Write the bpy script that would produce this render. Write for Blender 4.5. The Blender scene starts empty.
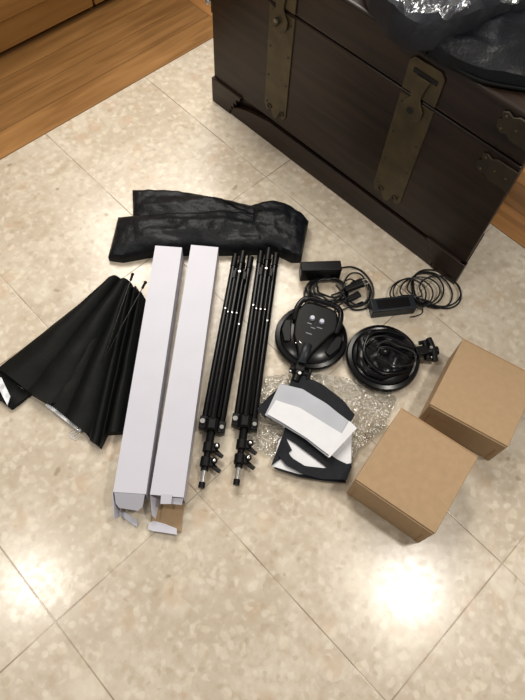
import bpy, bmesh, math, random
from mathutils import Vector, Matrix, noise
random.seed(7)
C = bpy.context.scene.collection
R = math.radians
pi = math.pi

# ------------------------------------------------------------------ camera
FPX, PITCH, ROLL, YAW, H = 598.95, R(26.8034), R(5.269), R(48.545), 1.4
_f = Vector((0, math.sin(PITCH), -math.cos(PITCH)))
_r = Vector((1, 0, 0)); _u = _r.cross(_f)
RX = math.cos(ROLL) * _r + math.sin(ROLL) * _u
RU = -math.sin(ROLL) * _r + math.cos(ROLL) * _u
cam = bpy.data.objects.new('camera', bpy.data.cameras.new('camera')); C.objects.link(cam)
cam.matrix_world = Matrix(((RX.x, RU.x, -_f.x, 0), (RX.y, RU.y, -_f.y, 0), (RX.z, RU.z, -_f.z, H), (0, 0, 0, 1)))
cam.data.sensor_fit = 'HORIZONTAL'; cam.data.sensor_width = 36
cam.data.lens = FPX / 525 * 36
cam.data.clip_start = 0.02
bpy.context.scene.camera = cam

# ------------------------------------------------------------------ world, lamps, exposure
sc = bpy.context.scene
sc.view_settings.view_transform = 'Standard'; sc.view_settings.look = 'None'
sc.view_settings.gamma = 1; sc.view_settings.exposure = 0.0
sc.view_settings.use_curve_mapping = False
w = bpy.data.worlds.new('world'); sc.world = w; w.use_nodes = True
w.node_tree.nodes['Background'].inputs[0].default_value = (1.0, 0.93, 0.82, 1)
w.node_tree.nodes['Background'].inputs[1].default_value = 0.38

def area(name, loc, target, size, power, col, shape='DISK', sy=None):
    l = bpy.data.lights.new(name, 'AREA'); l.shape = shape; l.size = size
    if sy: l.size_y = sy
    l.energy = power; l.color = col
    o = bpy.data.objects.new(name, l); C.objects.link(o); o.location = loc
    o.rotation_euler = (Vector(target) - Vector(loc)).to_track_quat('-Z', 'Y').to_euler()
    return o
area('ceiling_lamp', (-1.21, 0.25, 2.4), (-1.21, 0.26, 0), 0.20, 15, (1.0, 0.94, 0.85))
area('ceiling_lamp', (1.00, 0.42, 2.4), (1.00, 0.43, 0), 0.20, 24, (1.0, 0.94, 0.85))
area('fill_light', (-0.5, 2.6, 2.4), (-0.05, 1.0, 0), 1.6, 80, (1.0, 0.94, 0.85), 'RECTANGLE', 1.2)  # added fill without a real source, brightens the far floor

# ------------------------------------------------------------------ helpers
def F(px, py, z=0.0):
    d = RX * ((px - 262.5) / FPX) + RU * (-(py - 350) / FPX) + _f
    t = (H - z) / -d.z
    return Vector((d.x * t, d.y * t, z))

def mat(name, col, rough=0.5, metal=0.0, spec=0.5, vary=0.0, scale=20, bump=0.0, bscale=60, coat=0.0, stretch=None):
    m = bpy.data.materials.new(name); m.use_nodes = True
    nt = m.node_tree; b = nt.nodes['Principled BSDF']
    b.inputs['Base Color'].default_value = (*col, 1); b.inputs['Roughness'].default_value = rough
    b.inputs['Metallic'].default_value = metal; b.inputs['Specular IOR Level'].default_value = spec
    b.inputs['Coat Weight'].default_value = coat
    tc = nt.nodes.new('ShaderNodeTexCoord'); mp = nt.nodes.new('ShaderNodeMapping')
    nt.links.new(tc.outputs['Object'], mp.inputs[0])
    if stretch: mp.inputs['Scale'].default_value = stretch
    if vary:
        n = nt.nodes.new('ShaderNodeTexNoise'); n.inputs['Scale'].default_value = scale; n.inputs['Detail'].default_value = 5
        nt.links.new(mp.outputs[0], n.inputs['Vector'])
        r = nt.nodes.new('ShaderNodeValToRGB')
        r.color_ramp.elements[0].position = .3; r.color_ramp.elements[1].position = .7
        r.color_ramp.elements[0].color = (*[c * (1 - vary) for c in col], 1)
        r.color_ramp.elements[1].color = (*[min(1, c * (1 + vary)) for c in col], 1)
        nt.links.new(n.outputs['Fac'], r.inputs[0]); nt.links.new(r.outputs[0], b.inputs['Base Color'])
    if bump:
        n2 = nt.nodes.new('ShaderNodeTexNoise'); n2.inputs['Scale'].default_value = bscale; n2.inputs['Detail'].default_value = 3
        nt.links.new(mp.outputs[0], n2.inputs['Vector'])
        bp = nt.nodes.new('ShaderNodeBump'); bp.inputs['Strength'].default_value = bump; bp.inputs['Distance'].default_value = .004
        nt.links.new(n2.outputs['Fac'], bp.inputs['Height']); nt.links.new(bp.outputs[0], b.inputs['Normal'])
    return m

def wood(name, dark, light, axis='X', scale=1.0, rough=0.4, plank=None):
    m = bpy.data.materials.new(name); m.use_nodes = True; nt = m.node_tree; N = nt.nodes; L = nt.links
    b = N['Principled BSDF']; b.inputs['Roughness'].default_value = rough; b.inputs['Specular IOR Level'].default_value = .35
    tc = N.new('ShaderNodeTexCoord'); mp = N.new('ShaderNodeMapping'); L.new(tc.outputs['Object'], mp.inputs[0])
    mp.inputs['Scale'].default_value = (1.2 * scale, 14 * scale, 14 * scale) if axis == 'X' else (14 * scale, 1.2 * scale, 14 * scale)
    n = N.new('ShaderNodeTexNoise'); n.inputs['Scale'].default_value = 3; n.inputs['Detail'].default_value = 6; n.inputs['Distortion'].default_value = .6
    L.new(mp.outputs[0], n.inputs['Vector'])
    r = N.new('ShaderNodeValToRGB'); r.color_ramp.elements[0].position = .3; r.color_ramp.elements[1].position = .72
    r.color_ramp.elements[0].color = (*dark, 1); r.color_ramp.elements[1].color = (*light, 1)
    L.new(n.outputs['Fac'], r.inputs[0]); out = r.outputs[0]
    if plank:
        # planks: width along Y (or X), each with its own tone and a fine dark joint
        sx = N.new('ShaderNodeSeparateXYZ'); L.new(tc.outputs['Object'], sx.inputs[0])
        ad = N.new('ShaderNodeMath'); ad.operation = 'SUBTRACT'; L.new(sx.outputs['Y' if axis == 'X' else 'X'], ad.inputs[0]); ad.inputs[1].default_value = plank[1]
        dv = N.new('ShaderNodeMath'); dv.operation = 'DIVIDE'; L.new(ad.outputs[0], dv.inputs[0]); dv.inputs[1].default_value = plank[0]
        fl = N.new('ShaderNodeMath'); fl.operation = 'FLOOR'; L.new(dv.outputs[0], fl.inputs[0])
        wn = N.new('ShaderNodeMath'); wn.operation = 'PINGPONG'; wn.inputs[1].default_value = 1.12
        ao = N.new('ShaderNodeMath'); ao.inputs[1].default_value = plank[2]; L.new(fl.outputs[0], ao.inputs[0]); L.new(ao.outputs[0], wn.inputs[0])
        mr = N.new('ShaderNodeMapRange'); mr.inputs['To Min'].default_value = .68; mr.inputs['To Max'].default_value = 1.12; L.new(wn.outputs['Value'], mr.inputs['Value'])
        mx = N.new('ShaderNodeVectorMath'); mx.operation = 'SCALE'; L.new(out, mx.inputs[0]); L.new(mr.outputs[0], mx.inputs['Scale'])
        fr = N.new('ShaderNodeMath'); fr.operation = 'FRACT'; L.new(dv.outputs[0], fr.inputs[0])
        lt = N.new('ShaderNodeMath'); lt.operation = 'LESS_THAN'; lt.inputs[1].default_value = .02; L.new(fr.outputs[0], lt.inputs[0])
        mi = N.new('ShaderNodeMix'); mi.data_type = 'RGBA'; L.new(lt.outputs[0], mi.inputs['Factor']); L.new(mx.outputs[0], mi.inputs['A']); mi.inputs['B'].default_value = (*[c * .4 for c in dark], 1)
        out = mi.outputs['Result']
    L.new(out, b.inputs['Base Color'])
    bp = N.new('ShaderNodeBump'); bp.inputs['Strength'].default_value = .08; L.new(n.outputs['Fac'], bp.inputs['Height']); L.new(bp.outputs[0], b.inputs['Normal'])
    return m

def link(name, bm, m, parent=None, smooth=True, bevel=0.0, seg=2):
    me = bpy.data.meshes.new(name)
    bmesh.ops.recalc_face_normals(bm, faces=bm.faces)
    bm.to_mesh(me); bm.free()
    for mm in (m if isinstance(m, (list, tuple)) else [m]): me.materials.append(mm)
    o = bpy.data.objects.new(name, me); C.objects.link(o)
    if parent: o.parent = parent
    if smooth:
        me.polygons.foreach_set('use_smooth', [True] * len(me.polygons))
        try: me.set_sharp_from_angle(angle=R(35))
        except Exception: pass
    if bevel:
        md = o.modifiers.new('bevel', 'BEVEL'); md.width = bevel; md.segments = seg; md.limit_method = 'ANGLE'; md.angle_limit = R(40)
    return o

def pieces(name, bm, m, parent=None, **k):
    """each loose piece of bm becomes a part of its own"""
    left = set(bm.verts); out = []
    while left:
        st = [left.pop()]; isl = list(st)
        while st:
            for e in st.pop().link_edges:
                for v in e.verts:
                    if v in left: left.remove(v); st.append(v); isl.append(v)
        nb = bmesh.new(); mp = {v: nb.verts.new(v.co) for v in isl}
        for f_ in {f_ for v in isl for f_ in v.link_faces}: nb.faces.new([mp[v] for v in f_.verts])
        out.append(link(name, nb, m, parent, **k))
    bm.free(); return out

def tag(o, label=None, cat=None, group=None, kind=None):
    if label: o['label'] = label
    if cat: o['category'] = cat
    if group: o['group'] = group
    if kind: o['kind'] = kind
    return o

def empty(name, loc, rz=0.0):
    o = bpy.data.objects.new(name, None); C.objects.link(o); o.location = loc; o.rotation_euler = (0, 0, rz)
    o.empty_display_size = .05
    return o

class Frame:
    """local frame of a thing: turns world points into its own coordinates"""
    def __init__(s, x, y, rz=0.0, z=0.0):
        s.M = Matrix.Translation((x, y, z)) @ Matrix.Rotation(rz, 4, 'Z'); s.I = s.M.inverted(); s.x, s.y, s.z, s.rz = x, y, z, rz
    def root(s, name): return empty(name, (s.x, s.y, s.z), s.rz)
    def p(s, px, py, z=0.0): return s.I @ F(px, py, z)

def box(bm, c, s, rz=0.0, M=None):
    r = bmesh.ops.create_cube(bm, size=1)
    T = Matrix.Translation(c) @ Matrix.Rotation(rz, 4, 'Z') @ Matrix.Diagonal((*s, 1))
    if M: T = M @ T
    bmesh.ops.transform(bm, matrix=T, verts=r['verts']); return r['verts']

def cyl(bm, c, r, h, axis='Z', seg=24, r2=None):
    g = bmesh.ops.create_cone(bm, cap_ends=True, segments=seg, radius1=r, radius2=r if r2 is None else r2, depth=h)
    q = {'Z': Matrix(), 'X': Matrix.Rotation(pi / 2, 4, 'Y'), 'Y': Matrix.Rotation(-pi / 2, 4, 'X')}[axis]
    bmesh.ops.transform(bm, matrix=Matrix.Translation(c) @ q, verts=g['verts']); return g['verts']

def ball(bm, c, r, sc=(1, 1, 1), seg=16):
    g = bmesh.ops.create_uvsphere(bm, u_segments=seg, v_segments=seg // 2, radius=r)
    bmesh.ops.transform(bm, matrix=Matrix.Translation(c) @ Matrix.Diagonal((*sc, 1)), verts=g['verts'])

def lathe(bm, prof, seg=64):
    rings = []
    for r, z in prof:
        if r < 1e-6: rings.append([bm.verts.new((0, 0, z))])
        else: rings.append([bm.verts.new((r * math.cos(2 * pi * i / seg), r * math.sin(2 * pi * i / seg), z)) for i in range(seg)])
    for a, b in zip(rings, rings[1:]):
        for i in range(seg):
            j = (i + 1) % seg
            if len(a) == 1: bm.faces.new((a[0], b[i], b[j]))
            elif len(b) == 1: bm.faces.new((a[i], a[j], b[0]))
            else: bm.faces.new((a[i], a[j], b[j], b[i]))

def prism(bm, pts, z0, z1, T=None):
    lo = [bm.verts.new((p[0], p[1], z0)) for p in pts]; hi = [bm.verts.new((p[0], p[1], z1)) for p in pts]
    bm.faces.new(lo[::-1]); bm.faces.new(hi); n = len(pts)
    for i in range(n): bm.faces.new((lo[i], lo[(i + 1) % n], hi[(i + 1) % n], hi[i]))
    if T: bmesh.ops.transform(bm, matrix=T, verts=lo + hi)

def spline(pts, n=8, closed=False):
    pts = [Vector(p) for p in pts]; out = []; N = len(pts)
    rng = range(N if closed else N - 1)
    for i in rng:
        if closed: p0, p1, p2, p3 = (pts[(i + k - 1) % N] for k in range(4))
        else: p0, p1, p2, p3 = pts[max(i - 1, 0)], pts[i], pts[i + 1], pts[min(i + 2, N - 1)]
        for k in range(n):
            t = k / n
            out.append(.5 * ((2 * p1) + (p2 - p0) * t + (2 * p0 - 5 * p1 + 4 * p2 - p3) * t * t + (3 * p1 - p0 - 3 * p2 + p3) * t ** 3))
    if not closed: out.append(pts[-1])
    return out

def tube(bm, pts, r, seg=8, flat=1.0):
    pts = [Vector(p) for p in pts]; rings = []; up = Vector((0, 0, 1)); a = None
    for i, p in enumerate(pts):
        t = (pts[min(i + 1, len(pts) - 1)] - pts[max(i - 1, 0)])
        if t.length < 1e-9: t = Vector((1, 0, 0))
        t.normalize()
        if a is None: a = t.cross(up) if abs(t.z) < .95 else t.cross(Vector((1, 0, 0)))
        a = (a - t * a.dot(t)).normalized(); b = t.cross(a)
        rr = r(i / (len(pts) - 1)) if callable(r) else r
        rings.append([bm.verts.new(p + a * rr * math.cos(2 * pi * k / seg) + b * rr * flat * math.sin(2 * pi * k / seg)) for k in range(seg)])
    for x, y in zip(rings, rings[1:]):
        for k in range(seg): bm.faces.new((x[k], x[(k + 1) % seg], y[(k + 1) % seg], y[k]))
    bm.faces.new(rings[0][::-1]); bm.faces.new(rings[-1])

def poly_at(pts, u):
    d = [0]
    for a, b in zip(pts, pts[1:]): d.append(d[-1] + (b - a).length)
    s = u * d[-1]
    for i in range(len(pts) - 1):
        if s <= d[i + 1] or i == len(pts) - 2:
            k = (s - d[i]) / max(d[i + 1] - d[i], 1e-9); return pts[i].lerp(pts[i + 1], k)

def sheet(bm, A, B, zt, zb, nu=40, nv=24, curve=None):
    """cloth lying between the edge lines A and B; zt/zb give its upper and lower surface"""
    A = [Vector(p) for p in A]; B = [Vector(p) for p in B]
    top = []; bot = []
    for i in range(nu + 1):
        u = i / nu; a, b = poly_at(A, u), poly_at(B, u); tr = []; br = []
        for j in range(nv + 1):
            v = j / nv; q = a.lerp(b, v)
            zl = zb(u, v, q); zh = max(zt(u, v, q), zl + .0006)
            tr.append(bm.verts.new((q.x, q.y, zh))); br.append(bm.verts.new((q.x, q.y, zl)))
        top.append(tr); bot.append(br)
    for i in range(nu):
        for j in range(nv):
            bm.faces.new((top[i][j], top[i + 1][j], top[i + 1][j + 1], top[i][j + 1]))
            bm.faces.new((bot[i][j], bot[i][j + 1], bot[i + 1][j + 1], bot[i + 1][j]))
    for i in range(nu):
        for j in (0, nv): bm.faces.new((top[i][j], bot[i][j], bot[i + 1][j], top[i + 1][j]))
    for j in range(nv):
        for i in (0, nu): bm.faces.new((top[i][j], top[i][j + 1], bot[i][j + 1], bot[i][j]))

def nz(x, y, s, seed=0): return noise.noise(Vector((x * s, y * s, seed * 7.3)))
def puff(u, v, k=.5): return (max(0, 4 * u * (1 - u)) ** k) * (max(0, 4 * v * (1 - v)) ** k)

# ------------------------------------------------------------------ materials
M = {}
M['carton'] = mat('kraft_cardboard', (0.335, 0.225, 0.125), .75, vary=.05, scale=70, bump=.05, bscale=200)
M['carton_in'] = mat('kraft_inner', (0.36, 0.22, 0.11), .8, vary=.06, scale=60)
M['white_card'] = mat('white_card', (0.49, 0.49, 0.565), .42, vary=.02, scale=15, bump=.03, bscale=120)
M['black_fabric'] = mat('black_nylon', (0.0035, 0.0045, 0.0065), .45, spec=.2, vary=.15, scale=30, bump=.35, bscale=130)
M['soft_fabric'] = mat('black_softbox_cloth', (0.003, 0.0037, 0.0037), .6, spec=.14, vary=.15, scale=25, bump=.2, bscale=90)
M['grey_fabric'] = mat('charcoal_cloth', (0.010, 0.011, 0.015), .6, spec=.3, vary=.2, scale=20, bump=.3, bscale=90)
M['velcro'] = mat('black_border_tape', (0.010, 0.011, 0.015), .75, spec=.2, vary=.2, scale=60, bump=.2, bscale=200)
M['thin_cloth'] = mat('thin_grey_white_cloth', (0.40, 0.42, 0.47), .8, vary=.03, scale=30)
M['silver_cloth'] = mat('silver_lining', (0.62, 0.64, 0.68), .45, metal=.5, bump=.25, bscale=120)
M['white_cloth'] = mat('white_diffuser_cloth', (0.66, 0.67, 0.71), .8, vary=.03, scale=30, bump=.08, bscale=90)
M['plastic'] = mat('black_gloss_plastic', (0.002, 0.002, 0.003), .24, spec=.24, vary=.1)
M['plastic_matt'] = mat('black_matt_plastic', (0.0025, 0.0025, 0.003), .40, spec=.18, vary=.15, scale=60)
M['adapter'] = mat('adapter_plastic', (0.008, 0.011, 0.016), .42, spec=.3, vary=.1, bump=.06, bscale=300)
M['cable'] = mat('black_cable', (0.005, 0.005, 0.006), .38, spec=.3)
M['tube'] = mat('black_anodised_tube', (0.0015, 0.0015, 0.002), .25, metal=.0, spec=.2)
M['chrome'] = mat('chrome', (0.78, 0.78, 0.78), .16, metal=1)
M['steel'] = mat('dull_steel', (0.42, 0.42, 0.42), .35, metal=1)
M['knob'] = mat('pale_grey_knob', (0.42, 0.45, 0.55), .3)
M['label'] = mat('grey_print', (0.20, 0.21, 0.25), .5)
M['brass'] = mat('aged_brass', (0.066, 0.050, 0.024), .45, metal=.35, vary=.3, scale=18, bump=.25, bscale=60)
M['brass_dark'] = mat('dark_brass', (0.026, 0.020, 0.012), .5, metal=.3, vary=.3, scale=30)
M['chest'] = wood('dark_stained_wood', (0.006, 0.0035, 0.003), (0.029, 0.0145, 0.009), 'X', 1.0, .38)
M['chest_side'] = wood('dark_stained_end_wood', (0.006, 0.0035, 0.003), (0.029, 0.0145, 0.009), 'Y', 1.0, .38)
M['dark'] = mat('black_recess_shade', (0.004, 0.003, 0.003), .8)  # flat black puts the shade of openings and gaps into the colour
M['parquet'] = wood('parquet_along', (0.20, 0.095, 0.028), (0.34, 0.175, 0.062), 'X', 1, .33, plank=(.0985, 1.4766, 3.0))
M['parquet_y'] = wood('parquet_across', (0.20, 0.088, 0.024), (0.36, 0.17, 0.055), 'Y', 1, .4, plank=(.0985, 1.325, 8.0))
M['cabinet'] = wood('honey_wood', (0.26, 0.125, 0.035), (0.40, 0.205, 0.065), 'X', .6, .35)

def clear_film(name, scale, fac, bumpd=.004, tint=(1, 1, 1)):
    m = bpy.data.materials.new(name); m.use_nodes = True; nt = m.node_tree; N = nt.nodes; L = nt.links
    N.remove(N['Principled BSDF']); out = N['Material Output']
    tr = N.new('ShaderNodeBsdfTransparent'); tr.inputs[0].default_value = (.93 * tint[0], .93 * tint[1], .92 * tint[2], 1)
    gl = N.new('ShaderNodeBsdfGlossy'); gl.inputs['Roughness'].default_value = .16; gl.inputs[0].default_value = (1, 1, 1, 1)
    mx = N.new('ShaderNodeMixShader'); lw = N.new('ShaderNodeLayerWeight'); lw.inputs[0].default_value = .35
    mr = N.new('ShaderNodeMapRange'); mr.inputs['To Min'].default_value = fac; mr.inputs['To Max'].default_value = min(1, fac + .5)
    L.new(lw.outputs['Facing'], mr.inputs['Value']); L.new(mr.outputs[0], mx.inputs[0]); L.new(tr.outputs[0], mx.inputs[1]); L.new(gl.outputs[0], mx.inputs[2])
    tc = N.new('ShaderNodeTexCoord'); v = N.new('ShaderNodeTexVoronoi'); v.inputs['Scale'].default_value = scale; L.new(tc.outputs['Object'], v.inputs['Vector'])
    n = N.new('ShaderNodeTexNoise'); n.inputs['Scale'].default_value = scale * .35; L.new(tc.outputs['Object'], n.inputs['Vector'])
    ad = N.new('ShaderNodeMath'); L.new(v.outputs['Distance'], ad.inputs[0]); L.new(n.outputs['Fac'], ad.inputs[1])
    bp = N.new('ShaderNodeBump'); bp.inputs['Strength'].default_value = 1; bp.inputs['Distance'].default_value = bumpd
    L.new(ad.outputs[0], bp.inputs['Height']); L.new(bp.outputs[0], gl.inputs['Normal']); L.new(bp.outputs[0], lw.inputs['Normal'])
    L.new(mx.outputs[0], out.inputs['Surface']); return m
M['bubble'] = clear_film('clear_bubble_film', 130, .085, .005)
M['wrap'] = clear_film('clear_crinkled_wrap', 48, .035, .006, (.93, .95, 1))

def marble():
    m = bpy.data.materials.new('cream_marble_tiles'); m.use_nodes = True; nt = m.node_tree; N = nt.nodes; L = nt.links
    b = N['Principled BSDF']
    tc = N.new('ShaderNodeTexCoord'); P = tc.outputs['Object']
    def node(t, **k):
        n = N.new(t)
        for a, v in k.items(): setattr(n, a, v)
        return n
    def mixc(f, a, bb):
        n = node('ShaderNodeMix', data_type='RGBA')
        (L.new(f, n.inputs['Factor']) if not isinstance(f, float) else setattr(n.inputs['Factor'], 'default_value', f))
        for s, v in (('A', a), ('B', bb)):
            if isinstance(v, tuple): n.inputs[s].default_value = (*v, 1)
            else: L.new(v, n.inputs[s])
        return n.outputs['Result']
    def ramp(i, lo, hi, c0=0.0, c1=1.0):
        n = node('ShaderNodeMapRange'); n.interpolation_type = 'SMOOTHSTEP'
        n.inputs['From Min'].default_value = lo; n.inputs['From Max'].default_value = hi
        n.inputs['To Min'].default_value = c0; n.inputs['To Max'].default_value = c1; L.new(i, n.inputs['Value']); return n.outputs[0]
    def mth(op, a, bb=None):
        n = node('ShaderNodeMath', operation=op)
        for k, v in enumerate((a, bb)):
            if v is None: continue
            if isinstance(v, (int, float)): n.inputs[k].default_value = v
            else: L.new(v, n.inputs[k])
        return n.outputs[0]
    big = node('ShaderNodeTexNoise'); big.inputs['Scale'].default_value = 5; big.inputs['Detail'].default_value = 6; L.new(P, big.inputs['Vector'])
    col = mixc(ramp(big.outputs['Fac'], .35, .68), (.49, .42, .33), (.59, .525, .43))
    fine = node('ShaderNodeTexNoise'); fine.inputs['Scale'].default_value = 48; fine.inputs['Detail'].default_value = 5; L.new(P, fine.inputs['Vector'])
    col = mixc(ramp(fine.outputs['Fac'], .50, .66, 0, .45), col, (.45, .365, .27))
    col = mixc(ramp(fine.outputs['Fac'], .34, .48, .45, 0), col, (.69, .63, .53))
    # distorted coordinates for the chips
    dn = node('ShaderNodeTexNoise'); dn.inputs['Scale'].default_value = 22; L.new(P, dn.inputs['Vector'])
    sc_ = node('ShaderNodeVectorMath', operation='SCALE'); sc_.inputs['Scale'].default_value = .035; L.new(dn.outputs['Color'], sc_.inputs[0])
    ad = node('ShaderNodeVectorMath', operation='ADD'); L.new(P, ad.inputs[0]); L.new(sc_.outputs[0], ad.inputs[1])
    for scale, th, c, amt, seed in ((13, .78, (.70, .64, .54), .40, 0), (28, .84, (.40, .31, .21), .22, 2), (38, .82, (.70, .63, .50), .38, 4), (20, .86, (.50, .34, .22), .32, 7), (52, .80, (.72, .66, .56), .45, 9), (60, .86, (.36, .28, .19), .35, 12)):
        off = node('ShaderNodeVectorMath', operation='ADD'); L.new(ad.outputs[0], off.inputs[0]); off.inputs[1].default_value = (seed, seed * 1.3, 0)
        v = node('ShaderNodeTexVoronoi'); v.inputs['Scale'].default_value = scale; L.new(off.outputs[0], v.inputs['Vector'])
        s = node('ShaderNodeSeparateColor'); L.new(v.outputs['Color'], s.inputs[0])
        f = mth('MULTIPLY', ramp(s.outputs[0], th, th + .03), amt)
        f = mth('MULTIPLY', f, ramp(v.outputs['Distance'], .30, .60, 1, 0))
        col = mixc(f, col, c)
    sp = node('ShaderNodeTexVoronoi'); sp.inputs['Scale'].default_value = 17; L.new(ad.outputs[0], sp.inputs['Vector'])
    s2 = node('ShaderNodeSeparateColor'); L.new(sp.outputs['Color'], s2.inputs[0])
    f = mth('MULTIPLY', mth('MULTIPLY', ramp(sp.outputs['Distance'], .08, .17, 1, 0), ramp(s2.outputs[1], .70, .75)), .6)
    col = mixc(f, col, (.24, .17, .09))
    # joints of the 40 x 60 cm tiles
    xyz = node('ShaderNodeSeparateXYZ'); L.new(P, xyz.inputs[0])
    def joint(o, off, size, wd):
        a = mth('DIVIDE', mth('SUBTRACT', o, off), size); a = mth('FRACT', mth('ADD', a, 100.5)); a = mth('ABSOLUTE', mth('SUBTRACT', a, .5))
        return ramp(mth('MULTIPLY', a, size), wd * .4, wd, 1, 0), mth('FLOOR', mth('DIVIDE', mth('SUBTRACT', o, off), size))
    jx, ix = joint(xyz.outputs['X'], .1605, .3945, .0021); jy, iy = joint(xyz.outputs['Y'], .301, .5885, .0021)
    # each tile has a slightly different tone
    cmb = node('ShaderNodeCombineXYZ'); L.new(ix, cmb.inputs[0]); L.new(iy, cmb.inputs[1])
    wn = node('ShaderNodeTexWhiteNoise'); L.new(cmb.outputs[0], wn.inputs['Vector'])
    tone = node('ShaderNodeVectorMath', operation='SCALE'); L.new(col, tone.inputs[0]); L.new(ramp(wn.outputs['Value'], 0, 1, .95, 1.04), tone.inputs['Scale'])
    jn = node('ShaderNodeTexNoise'); jn.inputs['Scale'].default_value = 7; L.new(P, jn.inputs['Vector'])
    jf = mth('MULTIPLY', mth('MAXIMUM', jx, jy), ramp(jn.outputs['Fac'], .38, .62, .35, 1))
    col = mixc(jf, tone.outputs[0], (.27, .21, .15))
    L.new(col, b.inputs['Base Color'])
    rn = node('ShaderNodeTexNoise'); rn.inputs['Scale'].default_value = 60; L.new(P, rn.inputs['Vector'])
    L.new(ramp(rn.outputs['Fac'], .3, .7, .20, .26), b.inputs['Roughness'])
    bp = node('ShaderNodeBump'); bp.inputs['Strength'].default_value = .4; bp.inputs['Distance'].default_value = .001; bp.invert = True
    L.new(jf, bp.inputs['Height']); L.new(bp.outputs[0], b.inputs['Normal'])
    return m
M['marble'] = marble()

# ------------------------------------------------------------------ setting (tile frame is turned by YAW)
def struct(name, bm, m, rz=YAW, **k):
    o = link(name, bm, m, **k); o.rotation_euler = (0, 0, rz); o['kind'] = 'structure'; return o
bm = bmesh.new(); box(bm, ((-3 + 1.325) / 2, (-3 + 1.4766) / 2, -.03), (4.325, 4.4766, .06)); struct('floor', bm, M['marble'], smooth=False)
bm = bmesh.new(); box(bm, ((-3 + 1.325) / 2, (1.4766 + 2.9) / 2, -.0295), (4.325, 2.9 - 1.4766, .06)); struct('floor_parquet', bm, M['parquet'], smooth=False)
bm = bmesh.new(); box(bm, ((1.325 + 2.9) / 2, -.05, -.0295), (2.9 - 1.325, 5.9, .06)); struct('floor_parquet', bm, M['parquet_y'], smooth=False)

# built-in wooden cabinet behind the parquet strip, made low to keep light on the floor
cab = empty('wooden_cabinet', (0, 0, 0), YAW)
tag(cab, 'honey coloured wooden cabinet along the parquet strip, top left corner', 'cabinet')
bm = bmesh.new(); box(bm, (.43, 2.10, .44), (2.4, .456, .84)); link('body', bm, M['cabinet'], cab, bevel=.004)
bm = bmesh.new(); box(bm, (.43, 2.13, .010), (2.36, .42, .019)); link('plinth', bm, M['dark'], cab)  # black strip paints in the shaded gap below the doors
bm = bmesh.new(); box(bm, (.43, 2.11, .875), (2.46, .5, .03)); link('cabinet_top', bm, M['cabinet'], cab, bevel=.004)
for k, x in enumerate((-.47, .13, .73, 1.33)):
    xx = x
    bm = bmesh.new(); box(bm, (xx, 1.862, .425), (.592, .02, .800)); d = link('door', bm, M['cabinet'], cab, bevel=.003)
    bm = bmesh.new(); box(bm, (xx, 1.850, .43), (.45, .008, .62)); link('panel', bm, M['cabinet'], d, bevel=.003)
    bm = bmesh.new(); cyl(bm, (xx + .272 * (-1) ** k, 1.845, .55), .012, .03, 'Y'); link('knob', bm, M['brass'], d)

# ------------------------------------------------------------------ chest
CA = Vector((-.2318, 1.6114, 0)); CANG = R(-40.18); CL, CD, CH = .985, .50, .562
chest = empty('wooden_chest', CA, CANG)
tag(chest, 'large dark wooden chest with aged brass straps standing on the marble floor', 'chest')
NW = .10  # the plan narrows towards the back at the right end
def plan(o=0.0, d0=0.0): return [(0 - o, d0 - o), (CL + o, d0 - o), (CL + o - NW, CD), (0 + .02 - o, CD)]
bm = bmesh.new(); prism(bm, plan(), .088, .4470); link('body', bm, M['chest'], chest, bevel=.003)
bm = bmesh.new(); prism(bm, plan(.002, .002), .4488, CH); link('lid', bm, M['chest'], chest, bevel=.008, seg=3)
bm = bmesh.new(); prism(bm, plan(-.012, .002), .0, .089); link('plinth', bm, M['chest'], chest)
def upright(pts, y0, y1):   # polygon given as (x, z), standing between y0 and y1
    bm = bmesh.new(); lo = [bm.verts.new((x, y0, z)) for x, z in pts]; hi = [bm.verts.new((x, y1, z)) for x, z in pts]; n = len(pts)
    bm.faces.new(lo); bm.faces.new(hi[::-1])
    for i in range(n): bm.faces.new((lo[i], hi[i], hi[(i + 1) % n], lo[(i + 1) % n]))
    return bm
def foot_outline(x0, sgn):
    t = [(0, 0), (.085, 0), (.080, .018), (.092, .016), (.088, .036), (.101, .034), (.098, .054), (.112, .052), (.110, .072), (.126, .074), (.130, .090), (0, .090)]
    p = [(x0 + sgn * a, b) for a, b in t]; return p if sgn > 0 else p[::-1]
link('bracket_foot', upright(foot_outline(-.004, 1), -.008, .010), M['chest'], chest, bevel=.0015)
link('bracket_foot', upright(foot_outline(CL + .004, -1), -.008, .010), M['chest'], chest, bevel=.0015)
link('apron', upright([(.08, .0), (CL - .08, .0), (CL - .09, .080), (.25, .080), (.17, .064), (.12, .048), (.09, .03)], -.006, .010), M['chest'], chest, bevel=.0015)
# carved bracket on the right end
bm = upright(foot_outline(0, 1), 0, .016)
o = link('side_bracket', bm, M['chest'], chest, bevel=.0015)
o.location = (CL + .004, -.004, 0); o.rotation_euler = (0, 0, math.atan2(CD, -NW))
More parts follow.
